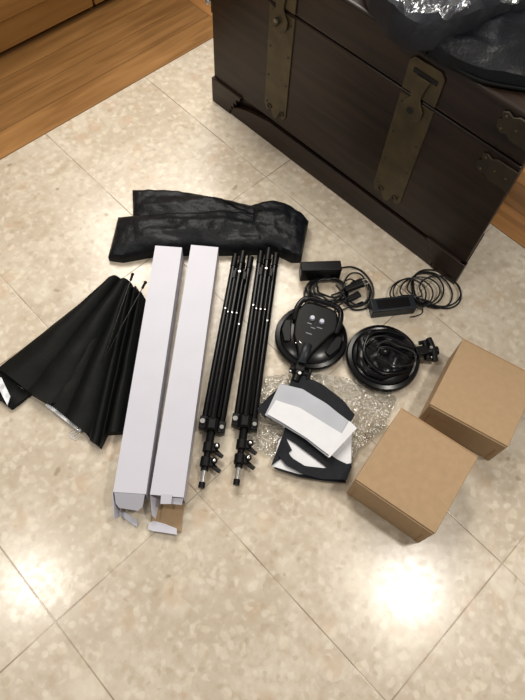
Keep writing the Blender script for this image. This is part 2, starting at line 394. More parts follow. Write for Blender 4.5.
# straps
def strap_plate(s0, s1):
    m_ = (s0 + s1) / 2; wd = s1 - s0
    low = [(s0, .135), (s0 + .1 * wd, .118), (s0 + .22 * wd, .122), (s0 + .3 * wd, .134), (s0 + .4 * wd, .112), (m_, .104), (s0 + .6 * wd, .112), (s0 + .7 * wd, .134), (s0 + .78 * wd, .122), (s0 + .9 * wd, .118), (s1, .135)]
    return low + [(s1, .442), (s0, .442)]
def hasp_outline(cx):
    return [(cx - .015, .508), (cx - .017, .470), (cx - .014, .452), (cx - .026, .438), (cx - .032, .420), (cx - .027, .402), (cx - .018, .396), (cx - .010, .390), (cx + .006, .388), (cx + .012, .396), (cx + .022, .398),
            (cx + .028, .410), (cx + .028, .428), (cx + .018, .442), (cx + .012, .456), (cx + .014, .474), (cx + .020, .500), (cx + .024, .508)]
for s0, s1 in ((.225, .312), (.652, .748)):
    cx = (s0 + s1) / 2 + .002
    st = link('strap', upright(strap_plate(s0, s1), -.0035, .001), M['brass'], chest, bevel=.001)
    bm = bmesh.new()
    for sx in (.12, .88):
        for z in (.15, .24, .33, .42): ball(bm, (s0 + sx * (s1 - s0), -.004, z), .0032, (1, .5, 1), 8)
    pieces('nail', bm, M['brass_dark'], st)
    bm = bmesh.new()
    for sg in (-1, 1):
        q = cx + sg * .024
        tube(bm, [(q + .009 * math.cos(a) * (1 - a / 12), -.0045, .137 + .009 * math.sin(a) * (1 - a / 12)) for a in [k * .4 for k in range(13)]], .0018, 6)
    pieces('scroll', bm, M['brass_dark'], st)
    bm = upright([(s0, .455), (s1, .455), (s1, .528), (s1 - .012, .540), (s0 + .012, .540), (s0, .528)], -.005, -.001); pl = link('lid_plate', bm, M['brass'], chest, bevel=.001)
    bm = bmesh.new(); box(bm, (cx, -.0055, .512), (.066, .003, .011)); link('slot', bm, M['dark'], pl)
    h = link('hasp', upright(hasp_outline(cx - .004), -.012, -.0065), M['brass'], chest, bevel=.0018)
    bm = bmesh.new(); cyl(bm, (cx - .008, -.0125, .419), .0085, .004, 'Y'); link('keyhole', bm, M['dark'], h)
    if s0 < .5:
        bm = bmesh.new(); ball(bm, (cx - .008, -.02, .417), .010, (1, 1, 1)); tube(bm, [(cx - .008, -.012, .417), (cx - .008, -.03, .417)], .004); link('knob', bm, M['brass'], h)
# corner brackets with curled ends
for sgn, x0 in ((1, CL + .002), (-1, -.002)):
    for z0, z1 in ((.375, .435), (.492, .550)):
        zc = (z0 + z1) / 2; q = [(0, z0), (.055, z0), (.066, z0 + .010), (.078, z0 + .004), (.092, z0 + .012), (.096, zc), (.088, zc + .006), (.094, z1 - .008), (.082, z1 - .002), (.068, z1 - .008), (.055, z1), (0, z1)]
        pts = [(x0 - sgn * a, b) for a, b in q]
        cb = link('corner_bracket', upright(pts if sgn > 0 else pts[::-1], -.0065, -.001), M['brass_dark'], chest, bevel=.001)
        bm = bmesh.new()
        for a, b in ((.02, zc), (.05, zc), (.082, z1 - .012), (.082, z0 + .014)): ball(bm, (x0 - sgn * a, -.007, b), .0035, (1, .6, 1), 8)
        pieces('nail', bm, M['brass'], cb)
bm = bmesh.new(); tube(bm, spline([(-.002, .02, .320), (-.026, .02, .318), (-.036, .02, .308), (-.038, .11, .295), (-.036, .20, .308), (-.026, .20, .318), (-.002, .20, .320)], 6), .006); link('carrying_handle', bm, M['steel'], chest)
bm = bmesh.new(); box(bm, (-.003, .024, .320), (.006, .045, .04)); box(bm, (-.003, .20, .320), (.006, .045, .04)); pieces('handle_plate', bm, M['brass_dark'], chest, bevel=.002)

# ------------------------------------------------------------------ bag and wrap on the chest
def zlift(z0, h, seed, rid=18, k=.35):
    return lambda u, v, q: z0 + puff(u, v, k) * h * (1 + .25 * nz(q.x, q.y, rid, seed)) + .006 * nz(q.x, q.y, rid * 2.2, seed + 1)
ZC = CH + .002
fr = Frame(.42, 1.42, 0, ZC)
def ploc(fr, pts, z): return [fr.p(x, y, z) for x, y in pts]
lower = fr.root('black_garment_bag'); tag(lower, 'black cloth bag hanging slightly over the front edge of the chest lid', 'bag')
A = ploc(fr, [(404, 42), (440, 66), (482, 84), (525, 92), (570, 96)], ZC)
B = ploc(fr, [(405, 22), (440, 18), (490, 6), (540, -2), (590, -6)], ZC + .01)
bm = bmesh.new(); sheet(bm, A, B, zlift(0.0, .05, 3, 14, .3), lambda u, v, q: 0.0008, 50, 30); link('cloth', bm, M['black_fabric'], lower)
A = ploc(fr, [(425, 55), (450, 67), (482, 83), (525, 92), (570, 98)], ZC + .01)
A2 = ploc(fr, [(425, 56), (450, 69), (482, 84), (525, 92), (570, 96)], ZC)
bm = bmesh.new(); tube(bm, spline([Vector((p.x, p.y, .006)) for p in A2], 6), .0035); link('hem', bm, M['soft_fabric'], lower)
up = Frame(.36, 1.50, 0, ZC)
u2 = up.root('grey_cloth_bundle'); tag(u2, 'charcoal cloth bundle folded on the chest lid under the plastic wrap', 'bundle')
A = ploc(up, [(356, -35), (368, 10), (388, 38), (408, 51), (440, 50), (480, 34), (530, 19), (580, 13)], ZC + .02)
B = ploc(up, [(372, -70), (400, -80), (430, -80), (455, -80), (480, -80), (520, -80), (560, -80), (600, -80)], ZC + .045)
bm = bmesh.new(); sheet(bm, A, B, zlift(.050, .045, 8, 13, .3), lambda u, v, q: .020 + .03 * puff(u, v, .3), 60, 30); link('cloth', bm, M['grey_fabric'], u2)
for (pa, pb, lab, sd) in (([(374, -20), (380, 6), (400, 20), (425, 27), (448, 26), (466, 20)], [(390, -60), (405, -60), (425, -60), (440, -60), (455, -60), (470, -40)], 'clear crinkled plastic wrap on the charcoal bundle, over the second strap', 3),
                         ([(472, -20), (480, -4), (497, 6), (512, 11), (530, 4)], [(470, -60), (485, -60), (500, -60), (520, -60), (545, -50)], 'clear crinkled plastic wrap in the top right corner, right of the larger wrap', 9)):
    bm = bmesh.new(); fw = Frame(.36, 1.5, 0, ZC)
    zt = lambda u, v, q, sd=sd: .112 + .022 * nz(q.x, q.y, 35, sd) + .012 * nz(q.x, q.y, 80, sd) + .01 * puff(u, v, .4)
    sheet(bm, ploc(fw, pa, ZC + .09), ploc(fw, pb, ZC + .09), zt, lambda u, v, q: zt(u, v, q) - .0006, 50, 30)
    o = link('plastic_wrap', bm, M['wrap'], smooth=False); o.location = (fw.x, fw.y, fw.z); tag(o, lab, 'plastic wrap')

# ------------------------------------------------------------------ black carrying bag behind the stands
fb = Frame(-.18, 1.08, R(2))
bag = fb.root('nylon_carry_bag'); tag(bag, 'long black nylon carry bag folded flat above the white cartons and tripod stands', 'bag')
def folds(base, h, seed, fs=30, amp=.006, k=.4):
    return lambda u, v, q: base + puff(u, v, k) * h * (1 + .3 * nz(q.x * .4, q.y * 1.4, 26, seed)) + amp * nz(q.x * .35, q.y, fs, seed + 2) * min(1, 8 * min(u, 1 - u)) + .003 * nz(q.x, q.y, 60, seed)
A = ploc(fb, [(132, 188), (165, 190), (200, 194), (222, 199), (262, 206), (285, 204)], .02)
B = ploc(fb, [(133, 222), (165, 225), (200, 228), (230, 232), (265, 240), (285, 250)], .02)
bm = bmesh.new(); sheet(bm, A, B, folds(.012, .030, 1), lambda u, v, q: .001, 60, 24); link('upper_panel', bm, M['black_fabric'], bag)
A = ploc(fb, [(118, 217), (150, 216), (185, 216), (222, 212), (262, 216), (282, 222)], .02)
B = ploc(fb, [(108, 257), (122, 259), (150, 254), (185, 252), (240, 252), (278, 250)], .02)
bm = bmesh.new(); sheet(bm, A, B, folds(.018, .040, 5), lambda u, v, q: .001, 60, 24); link('lower_panel', bm, M['black_fabric'], bag)
A = ploc(fb, [(252, 204), (272, 200), (285, 202), (297, 210), (309, 220)], .035)
B = ploc(fb, [(250, 246), (268, 246), (280, 250), (292, 256), (302, 256)], .035)
bm = bmesh.new(); sheet(bm, A, B, folds(.030, .028, 9, 40, .008), lambda u, v, q: .002, 36, 24); link('end_flap', bm, M['black_fabric'], bag)
bm = bmesh.new(); tube(bm, spline([fb.p(x, y, z) for x, y, z in ((222, 200, .035), (235, 203, .050), (250, 207, .055), (264, 210, .050))], 6), .004, 6, .5); link('strap', bm, M['soft_fabric'], bag)

# ------------------------------------------------------------------ folded softbox
fs = Frame(-.42, .64, 0)
sb = fs.root('folded_softbox'); tag(sb, 'black folded softbox spread like a fan, left of the white cartons', 'softbox')
def fan(bm, top, bot, z0, h, nr, seed, ph=0.0, nu=70, nv=30):
    def zt(u, v, q):
        ridge = abs(math.sin(pi * nr * u + ph)) ** .8
        return z0 + h * (max(0, 4 * u * (1 - u)) ** .35) * (.45 + .55 * ridge) * (.7 + .3 * (1 - v)) * (1 if v > .03 else .7) + .004 * nz(q.x, q.y, 22, seed) * min(1, 6 * v)
    sheet(bm, top, bot, zt, lambda u, v, q: z0 * .3 + .0005, nu, nv)
T = ploc(fs, [(108, 275), (112, 273), (120, 275), (131, 279)], .04)
Bt = ploc(fs, [(-6, 366), (2, 371), (28, 391), (50, 404), (66, 398)], .03)
bm = bmesh.new(); fan(bm, T, Bt, .012, .032, 2, 2); link('fabric_panel', bm, M['soft_fabric'], sb)
T = ploc(fs, [(119, 275), (126, 278), (134, 282)], .045)
Bt = ploc(fs, [(47, 402), (60, 412), (74, 424), (84, 431), (93, 442)], .02)
bm = bmesh.new(); fan(bm, T, Bt, .006, .034, 2, 4, .8); link('fabric_panel', bm, M['soft_fabric'], sb)
T = ploc(fs, [(127, 279), (135, 284), (144, 293)], .04)
Bt = ploc(fs, [(88, 438), (100, 447), (107, 433), (124, 432)], .02)
bm = bmesh.new(); fan(bm, T, Bt, .004, .040, 3, 6, .4); link('fabric_panel', bm, M['soft_fabric'], sb)
# corner at the far left with silver inside
A = ploc(fs, [(-12, 366), (0, 368), (20, 388), (32, 393)], .01); B = ploc(fs, [(-14, 400), (0, 400), (11, 409), (18, 404)], .01)
bm = bmesh.new(); sheet(bm, A, B, lambda u, v, q: .012 + .004 * nz(q.x, q.y, 40), lambda u, v, q: .001, 20, 14); link('corner_flap', bm, M['soft_fabric'], sb)
A = ploc(fs, [(-10, 378), (1, 377), (10, 396)], .02); B = ploc(fs, [(-10, 392), (0, 391), (7, 405)], .02)
bm = bmesh.new(); sheet(bm, A, B, lambda u, v, q: .0185 + .003 * nz(q.x, q.y, 60), lambda u, v, q: .014, 16, 10); link('silver_lining', bm, M['silver_cloth'], sb)['label'] = 'silver reflective lining'
A = ploc(fs, [(44, 404), (56, 413), (70, 424), (79, 431)], .02); B = ploc(fs, [(47, 401), (60, 410), (72, 421), (81, 428)], .02)
bm = bmesh.new(); sheet(bm, A, B, lambda u, v, q: .012 + .002 * nz(q.x, q.y, 60), lambda u, v, q: .004, 16, 4); link('silver_lining', bm, M['silver_cloth'], sb)['label'] = 'thin silver edge of the lining'
for pa, pb in (((131, 279), (103, 362)), ((143, 287), (104, 360))):
    a, b = fs.p(*pa, .052), fs.p(*pb, .046)
    bm = bmesh.new(); tube(bm, [a, a.lerp(b, .5) + Vector((0, 0, .002)), b], .0011, 6); rd = link('rod', bm, M['tube'], sb)
    e = (a - b).normalized(); bm = bmesh.new(); tube(bm, [a - e * .004, a + e * .014], .0035, 8); ball(bm, a + e * .015, .0045); link('rod_tip', bm, M['plastic_matt'], rd)
bm = bmesh.new(); tube(bm, spline([fs.p(x, y, .012) for x, y in ((77, 430), (80, 426), (82, 422), (80, 421))], 5), .0022); link('metal_clip', bm, M['chrome'], sb)
bm = bmesh.new()
for k in range(3): tube(bm, spline([fs.p(x + k * 2, y + k, .002) for x, y in ((78, 429), (72, 430 + k), (69, 433), (71, 438), (76, 434))], 5), .0006, 5)
link('tie_cord', bm, M['white_cloth'], sb)

# ------------------------------------------------------------------ white cartons
def carton_frame(p0, p1):
    a, b = F(*p0, .06), F(*p1, .06); d = a - b; return b, math.atan2(d.y, d.x) - pi / 2, Vector((d.x, d.y)).length
def shell(bm, w_, l_, h_, t=.0018):   # four walls and a closed far end, near end (y=0) open
    box(bm, (0, l_ / 2, t / 2), (w_, l_, t)); box(bm, (0, l_ / 2, h_ - t / 2), (w_, l_, t))
    for s in (-1, 1): box(bm, (s * (w_ / 2 - t / 2), l_ / 2, h_ / 2), (t, l_, h_ - 2 * t))
    box(bm, (0, l_ - t / 2, h_ / 2), (w_ - 2 * t, t, h_ - 2 * t))
def white_carton(mid_top, mid_bot, wd, label):
    o, rz, ln = carton_frame(mid_top, mid_bot); f = Frame(o.x, o.y, rz); r = f.root('white_carton')
    tag(r, label, 'box', 'long white cartons between the softbox and the stands')
    bm = bmesh.new(); shell(bm, wd, ln, .06); link('body', bm, M['white_card'], r, smooth=False)
    return f, r, ln
f, r, ln = white_carton((168.7, 246.5), (129.5, 493), .073, 'long white carton beside the softbox, its end flap hanging down')
bm = bmesh.new(); T = Matrix.Translation((0, 0, .058)) @ Matrix.Rotation(R(38), 4, 'X')
prism(bm, [(-.034, 0), (.034, 0), (.030, -.030), (.020, -.040), (-.022, -.036), (-.030, -.026)], 0, .0015, T); link('end_flap', bm, M['white_card'], r)
bm = bmesh.new(); T = Matrix.Translation((-.0345, 0, .03)) @ Matrix.Rotation(R(80), 4, 'Y')
prism(bm, [(-.026, 0), (.026, 0), (.022, -.045), (-.01, -.055)], 0, .0012, T @ Matrix.Rotation(R(-8), 4, 'X')); link('side_flap', bm, M['white_card'], r)
bm = bmesh.new(); box(bm, (0, .012, .028), (.066, .002, .052)); link('opening_backing', bm, M['dark'], r)  # black sheet stands in for the shade inside the open end
A = [f.p(x, y, .003) for x, y in ((117, 508), (128, 514), (138, 521))]; B = [f.p(x, y, .003) for x, y in ((121, 516), (129, 522), (137, 527))]
bm = bmesh.new(); sheet(bm, A, B, lambda u, v, q: .004 + .004 * nz(q.x, q.y, 50), lambda u, v, q: .0008, 12, 6); link('bottom_flap', bm, M['white_card'], r)
f, r, ln = white_carton((204.7, 246), (166.8, 496), .075, 'long white carton beside the stands, brown flap open on the floor')
bm = bmesh.new(); T = Matrix.Translation((-.0, 0, .059)) @ Matrix.Rotation(R(14), 4, 'X')
prism(bm, [(-.013, .004), (.012, .004), (.011, -.016), (-.012, -.018)], 0, .0015, T); link('tuck_tab', bm, M['white_card'], r)
bm = bmesh.new(); T = Matrix.Translation((.0, 0, .050)) @ Matrix.Rotation(R(20), 4, 'X')
prism(bm, [(.006, 0), (.036, 0), (.034, -.014), (.008, -.014)], 0, .0015, T); link('side_flap', bm, M['white_card'], r)
bm = bmesh.new(); T = Matrix.Translation((-.028, 0, .032)) @ Matrix.Rotation(R(60), 4, 'Y')
prism(bm, [(-.02, 0), (.016, 0), (.010, -.045), (-.004, -.040)], 0, .0012, T); link('side_flap', bm, M['white_card'], r)
bm = bmesh.new(); box(bm, (0, .016, .028), (.068, .002, .052)); link('opening_backing', bm, M['carton_in'], r)
P = [f.p(x, y, .004) for x, y in ((152, 500), (184, 502), (181, 532), (150, 527))]
bm = bmesh.new(); prism(bm, [(p.x, p.y) for p in P[::-1]], .0015, .0035); fl = link('bottom_flap', bm, M['carton'], r); fl['label'] = 'bare brown cardboard inside of the flap'
A = [f.p(x, y, .012) for x, y in ((149, 523), (154, 521), (165, 524), (177, 529))]; B = [f.p(x, y, .012) for x, y in ((148, 529), (152, 531), (165, 533), (177, 535))]
bm = bmesh.new(); sheet(bm, A, B, lambda u, v, q: .013 + .004 * u, lambda u, v, q: .011, 12, 5); link('tuck_flap', bm, M['white_card'], r)

# ------------------------------------------------------------------ light stands
def light_stand(top, tip, label):
    a, b = F(*top, .026), F(*tip, .016); d = a - b; ln = Vector((d.x, d.y)).length
    f = Frame(b.x, b.y, math.atan2(d.y, d.x) - pi / 2); r = f.root('light_stand')
    tag(r, label, 'tripod stand', 'folded black light stands')
    zc = .026; hub = .150; end = ln
    bm = bmesh.new(); tube(bm, [(0, .012, .018), (0, .045, .019)], .0062, 14); link('spigot', bm, M['chrome'], r)['label'] = 'chrome mounting spigot'
    bm = bmesh.new(); cyl(bm, (0, .006, .018), .0078, .013, 'Y'); cyl(bm, (0, .043, .019), .009, .006, 'Y'); pieces('spigot_cap', bm, M['plastic_matt'], r)
    bm = bmesh.new(); tube(bm, [(0, .045, .019), (0, .10, .021)], .0085, 14); tube(bm, [(0, .09, .021), (0, hub, .024)], .0105, 14); tube(bm, [(0, hub, .024), (0, end - .03, zc)], .0115, 14); link('centre_column', bm, M['tube'], r)
    for y, sg in ((.060, 1), (.096, 1)):
        bm = bmesh.new(); cyl(bm, (0, y, .021), .0135, .024, 'Y'); box(bm, (.012, y, .021), (.013, .019, .018)); c = link('clamp_collar', bm, M['plastic_matt'], r, bevel=.0015)
        bm = bmesh.new(); cyl(bm, (.020, y + .004, .029), .0075, .012, 'Z'); k_ = link('clamp_screw', bm, M['plastic'], c, bevel=.002)
        bm = bmesh.new(); ball(bm, (.020, y + .004, .035), .0042, (1, 1, .5)); link('screw_head', bm, M['chrome'], k_)
        bm = bmesh.new(); tube(bm, [(.016, y - .004, .020), (.030, y - .014, .021), (.037, y - .018, .022)], lambda t: .006 - .001 * t, 10, .7); link('lever', bm, M['plastic_matt'], c)
    # leg hub
    bm = bmesh.new(); cyl(bm, (0, hub, .025), .019, .032, 'Y'); box(bm, (-.022, hub + .004, .022), (.020, .032, .022)); box(bm, (.022, hub - .002, .022), (.020, .030, .022)); box(bm, (0, hub, .040), (.018, .028, .014))
    hb = link('leg_hub', bm, M['plastic_matt'], r, bevel=.002)
    bm = bmesh.new(); cyl(bm, (-.024, hub + .004, .036), .006, .008, 'Z'); cyl(bm, (.024, hub - .004, .036), .005, .006, 'Z'); pieces('hub_bolt', bm, M['chrome'], hb)
    for x, z in ((-.021, .022), (.0, .041), (.021, .022)):
        bm = bmesh.new(); tube(bm, [(x, hub + .01, z), (x * 1.02, end - .04, z)], .0085, 14, .9); lg = link('leg', bm, M['tube'], r)
        bm = bmesh.new(); cyl(bm, (x * 1.02, end - .025, z), .0092, .04, 'Y'); link('rubber_foot', bm, M['plastic_matt'], lg)
        bm = bmesh.new(); cyl(bm, (x * 1.02, end - .205 - x, z + .0085), .0022, .003, 'Z'); link('bolt', bm, M['steel'], lg)
    for x in (-.0115, .0115):
        bm = bmesh.new(); tube(bm, [(x, end - .06, .037), (x * .9, hub + .02, .031)], .0052, 10, .8); br = link('brace', bm, M['tube'], r)
        bm = bmesh.new(); cyl(bm, (x, end - .20, .0415), .0018, .003, 'Z'); link('rivet', bm, M['steel'], br)
    bm = bmesh.new(); cyl(bm, (0, end - .08, zc), .0165, .03, 'Y'); box(bm, (-.014, end - .08, .037), (.010, .026, .010)); box(bm, (.014, end - .08, .037), (.010, .026, .010)); sl = link('sliding_collar', bm, M['plastic_matt'], r, bevel=.0015)
    bm = bmesh.new(); cyl(bm, (.0, end - .075, .049), .0032, .003, 'Z'); link('rivet', bm, M['steel'], sl)
light_stand((243.5, 254), (201.3, 488), 'folded black light stand nearest the white cartons')
light_stand((269, 251), (236.2, 485), 'folded black light stand nearest the crumpled bubble wrap')

# ------------------------------------------------------------------ power adapters
def adapter(P, w_, d_, h_, label):
    f = Frame(P.x, P.y, P.z); r = f.root('power_adapter'); tag(r, label, 'power adapter', 'black power adapters with coiled cables')
    return f, r
a = (F(300, 262, .046) + F(341.6, 261, .046) + F(342, 271, .046) + F(300.5, 272.5, .046)) / 4
f = Frame(a.x, a.y, R(8.5)); r = f.root('power_adapter')
tag(r, 'black power adapter standing on edge, plug and cable bundled below it', 'power adapter', 'black power adapters with coiled cables')
bm = bmesh.new(); box(bm, (0, 0, .0255), (.112, .032, .051)); link('housing', bm, M['plastic_matt'], r, bevel=.003, seg=3)
bm = bmesh.new(); box(bm, (0, -.01625, .023), (.08, .0006, .03)); link('rating_label', bm, M['plastic_matt'], r)
bm = bmesh.new()
pts = [(341, 268, .02), (352, 267, .006), (363, 272, .004), (372, 284, .004), (373, 297, .004), (366, 308, .003), (352, 309, .004), (346, 297, .008), (344, 284, .01), (350, 274, .012), (360, 274, .012), (367, 284, .01), (368, 298, .01), (360, 305, .009), (350, 301, .012), (348, 290, .014), (354, 281, .014), (362, 285, .014)]
tube(bm, spline([f.p(*p) for p in pts], 8), .0026, 8)
pts = []
for k in range(6 * 12):
    a_ = 2 * pi * k / 12 + 2.0; j = k // 12
    pts.append(f.p(325 + (21 - j * 1.4 + 1.5 * math.sin(k * 1.7)) * math.cos(a_) + j, 292 + (14 - j * 1.1 + math.sin(k * 2.3)) * math.sin(a_) - j, .004 + .0030 * j + .002 * math.sin(k * .9)))
tube(bm, spline(pts, 4), .0030, 8)
tube(bm, spline([f.p(*p) for p in ((340, 297, .018), (348, 288, .020), (358, 280, .018), (366, 281, .014), (371, 291, .008), (366, 303, .010), (350, 306, .010), (341, 298, .016))], 8), .0030, 8)
tube(bm, spline([f.p(*p) for p in ((306, 296, .006), (306, 308, .004), (318, 312, .003), (338, 311, .003), (352, 306, .004), (359, 305, .006))], 8), .0019, 8)
tube(bm, spline([f.p(*p) for p in ((336, 285, .018), (342, 293, .022), (346, 300, .02), (338, 306, .012), (333, 314, .004))], 8), .0026, 8)
link('cable', bm, M['cable'], r)
bm = bmesh.new(); q0, q1 = f.p(345, 290, .028), f.p(362, 283, .026); tube(bm, [q0, q0.lerp(q1, .3), q0.lerp(q1, .8), q1], lambda t: .009 + .005 * t, 12, .7); pg = link('plug', bm, M['plastic_matt'], r)
bm = bmesh.new(); e = (q1 - q0).normalized(); sd = Vector((-e.y, e.x, 0))
for s in (-1, 1): tube(bm, [q1 + sd * s * .007, q1 + sd * s * .007 + e * .019], .0023, 8)
pieces('pin', bm, M['chrome'], pg)
bm = bmesh.new(); q0, q1 = f.p(347, 300, .02), f.p(359, 294, .018); tube(bm, [q0, q0.lerp(q1, .5), q1], lambda t: .008 + .003 * t, 10, .7); link('connector', bm, M['plastic_matt'], r)
bm = bmesh.new(); q0, q1 = f.p(357, 305.5, .006), f.p(363, 303, .006); tube(bm, [q0, q1], .0058, 10); link('jack', bm, M['plastic'], r)
bm = bmesh.new(); q0 = f.p(350, 284, .03); tube(bm, spline([f.p(*p) for p in ((346, 281, .026), (350, 279, .034), (355, 282, .03), (352, 288, .022))], 6), .0022, 6); link('cable_tie', bm, M['plastic'], r)

a = (F(370, 299, .034) + F(413, 295, .034) + F(418, 306.5, .034) + F(372.5, 312, .034)) / 4
f = Frame(a.x, a.y, R(13)); r = f.root('power_adapter')
tag(r, 'black power adapter lying flat with loose cable loops, nearer the chest corner', 'power adapter', 'black power adapters with coiled cables')
bm = bmesh.new(); box(bm, (0, 0, .017), (.122, .042, .034)); link('housing', bm, M['adapter'], r, bevel=.003, seg=3)
bm = bmesh.new(); box(bm, (0, 0, .0342), (.09, .028, .0006)); link('rating_label', bm, M['plastic_matt'], r)
bm = bmesh.new()
pts = [(416, 301, .016), (424, 305, .008), (432, 303, .006)]
loops = [((437, 289), 26, 17, .5), ((432, 290), 22, 16, .6), ((426, 289), 18, 16, .4), ((440, 291), 21, 15, .2), ((420, 291), 20, 14, .0), ((413, 293), 20, 15, .1), ((408, 294), 18, 15, 0)]
for j, (c_, rx, ry, tl) in enumerate(loops):
    for k in range(10):
        a_ = 1.9 + -2 * pi * k / 10; x, y = rx * math.cos(a_), ry * math.sin(a_)
        pts.append((c_[0] + x * math.cos(tl) - y * math.sin(tl), c_[1] + x * math.sin(tl) + y * math.cos(tl), .0035 + .0028 * j + .0015 * math.sin(k * 1.3 + j)))
# keep loops that pass behind the housing from running through it
def clear(p):
    x, y, z = p; q = f.p(x, y, z)
    if abs(q.x) < .066 and abs(q.y) < .026:
        q.y = .0245 + .003 * random.random()
        if abs(q.x) < .06: q.z = min(q.z, .02)
    return q
tube(bm, spline([clear(p) for p in pts], 6), .0023, 8)
tube(bm, spline([f.p(*p) for p in ((416, 303, .012), (422, 308, .004), (422, 313, .003), (416, 316, .003), (410, 317, .003))], 6), .0016, 8)
link('cable', bm, M['cable'], r)
bm = bmesh.new(); q0, q1 = f.p(421, 306, .020), f.p(427, 303, .022); tube(bm, [q0, q1], .005, 10); link('jack', bm, M['plastic'], r)

# ------------------------------------------------------------------ lamp heads
RAD = .0955
def head(center, up_dir_px, label):
    c = F(*center, .025); t_ = F(*up_dir_px, .025); d = t_ - c
    f = Frame(c.x, c.y, math.atan2(d.y, d.x) - pi / 2); r = f.root('lamp_head'); tag(r, label, 'lamp', 'round black lamp heads')
    bm = bmesh.new(); lathe(bm, [(0, .004), (RAD - .012, .004), (RAD - .003, .006), (RAD, .011), (RAD, .021), (RAD - .003, .026), (RAD - .012, .0285), (RAD - .016, .027), (RAD - .020, .0295), (RAD - .040, .036), (.030, .040), (0, .041)])
    link('housing', bm, M['plastic'], r)
    bm = bmesh.new(); lathe(bm, [(0, .0006), (RAD - .014, .0006), (RAD - .014, .0045), (0, .0045)]); link('diffuser_face', bm, M['white_cloth'], r)
    return f, r
def mount(r, y0):
    bm = bmesh.new(); box(bm, (0, y0 + .012, .030), (.026, .034, .022)); mt = link('tilt_mount', bm, M['plastic_matt'], r, bevel=.003)
    bm = bmesh.new(); cyl(bm, (0, y0 - .016, .026), .012, .034, 'Y'); cyl(bm, (0, y0 - .008, .026), .0145, .012, 'Y'); link('stand_socket', bm, M['plastic_matt'], mt, bevel=.001)
    bm = bmesh.new(); cyl(bm, (.018, y0 - .004, .028), .008, .020, 'X'); tube(bm, [(.026, y0 - .018, .028), (.027, y0 - .004, .030), (.026, y0 + .012, .028)], .0055, 10); cyl(bm, (-.018, y0 - .002, .026), .010, .012, 'X'); link('wing_knob', bm, M['plastic_matt'], mt, bevel=.001)
    bm = bmesh.new(); cyl(bm, (.004, y0 - .012, .040), .004, .006, 'Z'); ball(bm, (-.020, y0 - .010, .030), .005); pieces('screw', bm, M['steel'], mt)
f, r = head((311.5, 336), (325, 298), 'round black lamp head with pale knobs, below the edge-standing adapter')
body = [(-.014, -.082), (.014, -.082), (.018, -.062), (.030, -.034), (.046, .004), (.058, .022), (.056, .050), (.046, .076), (.028, .084), (-.028, .084), (-.046, .076), (-.056, .050), (-.052, .010), (-.044, -.026), (-.024, -.058)]
bm = bmesh.new(); prism(bm, body, .030, .050); cb = link('control_housing', bm, M['plastic_matt'], r, bevel=.006, seg=3)
for s in (-1, 1):
    bm = bmesh.new(); prism(bm, [(s * .063, .022), (s * .080, .016), (s * .080, -.014), (s * .062, -.046), (s * .045, -.040), (s * .055, -.004)][::s], .026, .0375); link('vent_panel', bm, M['plastic_matt'], r, bevel=.003)
bm = bmesh.new(); tube(bm, spline([(-.056, .020, .042), (-.059, .055, .048), (-.050, .084, .050), (-.028, .094, .050), (.028, .094, .050), (.050, .084, .050), (.059, .055, .048), (.058, .020, .042)], 8), .0075, 12, .8); link('yoke_handle', bm, M['plastic'], r)
for px, py in ((312.5, 317.5), (322, 321)):
    q = f.p(px, py, .055); bm = bmesh.new(); cyl(bm, (q.x, q.y, .053), .0075, .008, 'Z', 20, .006); link('dimmer_knob', bm, M['knob'], r, bevel=.001)
bm = bmesh.new()
for px, py, wx in ((309.5, 323.5, .012), (313, 328, .012), (319.5, 328, .014), (310, 334, .010), (307, 333, .006)):
    q = f.p(px, py, .05); box(bm, (q.x, q.y, .0503), (wx, .0022, .0008))
link('printed_marks', bm, M['label'], cb)
bm = bmesh.new()
for px, py in ((300, 342), (301, 343), (307, 345.5), (296, 343)):
    q = f.p(px, py, .05); ball(bm, (q.x, q.y, .0505), .0018, (1, 1, .6), 8)
pieces('screw', bm, M['chrome'], cb)
bm = bmesh.new(); tube(bm, spline([(0, -.040, .051), (0, -.058, .056), (0, -.076, .054), (0, -.092, .046)], 6), .011, 12, .45); link('spring_clip', bm, M['adapter'], r)
mount(r, -.108)
f, r = head((383.5, 356.5), (350, 360), 'round black lamp head with its cable coiled on top, nearest the cardboard boxes')
bm = bmesh.new(); prism(bm, [(x * .95, y * .8 - .01) for x, y in body], .030, .047); link('control_housing', bm, M['plastic'], r, bevel=.007, seg=3)
bm = bmesh.new(); lathe(bm, [(0, .060), (.010, .059), (.017, .054), (.020, .046), (.022, .040)], 32); o = link('centre_cap', bm, M['plastic'], r); q = f.p(384, 350, .05); o.location = (q.x, q.y, 0)
# soft rubbery cover wrinkled over the upper half
def wz(u, v, q): return .038 + .012 * puff(u, v, .5) + .007 * abs(nz(q.x, q.y, 32, 5))
A = [f.p(x, y, .04) for x, y in ((358, 338), (370, 330), (388, 328), (404, 334), (413, 345))]; B = [f.p(x, y, .04) for x, y in ((356, 362), (366, 374), (382, 380), (400, 374), (412, 362))]
bm = bmesh.new(); sheet(bm, A, B, wz, lambda u, v, q: .032, 40, 40); link('wrinkled_cover', bm, M['plastic'], r)
bm = bmesh.new(); tube(bm, spline([f.p(*p) for p in ((378, 345, .066), (386, 341, .067), (398, 346, .066), (410, 350, .062), (416, 356, .058), (412, 364, .060), (398, 366, .064), (386, 362, .066), (378, 356, .066), (380, 348, .07), (390, 348, .072), (402, 354, .070), (409, 360, .066))], 8), .0022, 8)
tube(bm, spline([f.p(*p) for p in ((366, 345, .058), (372, 338, .060), (384, 336, .062), (396, 340, .064), (408, 346, .060), (418, 348, .050))], 8), .0022, 8); link('cable', bm, M['cable'], r)
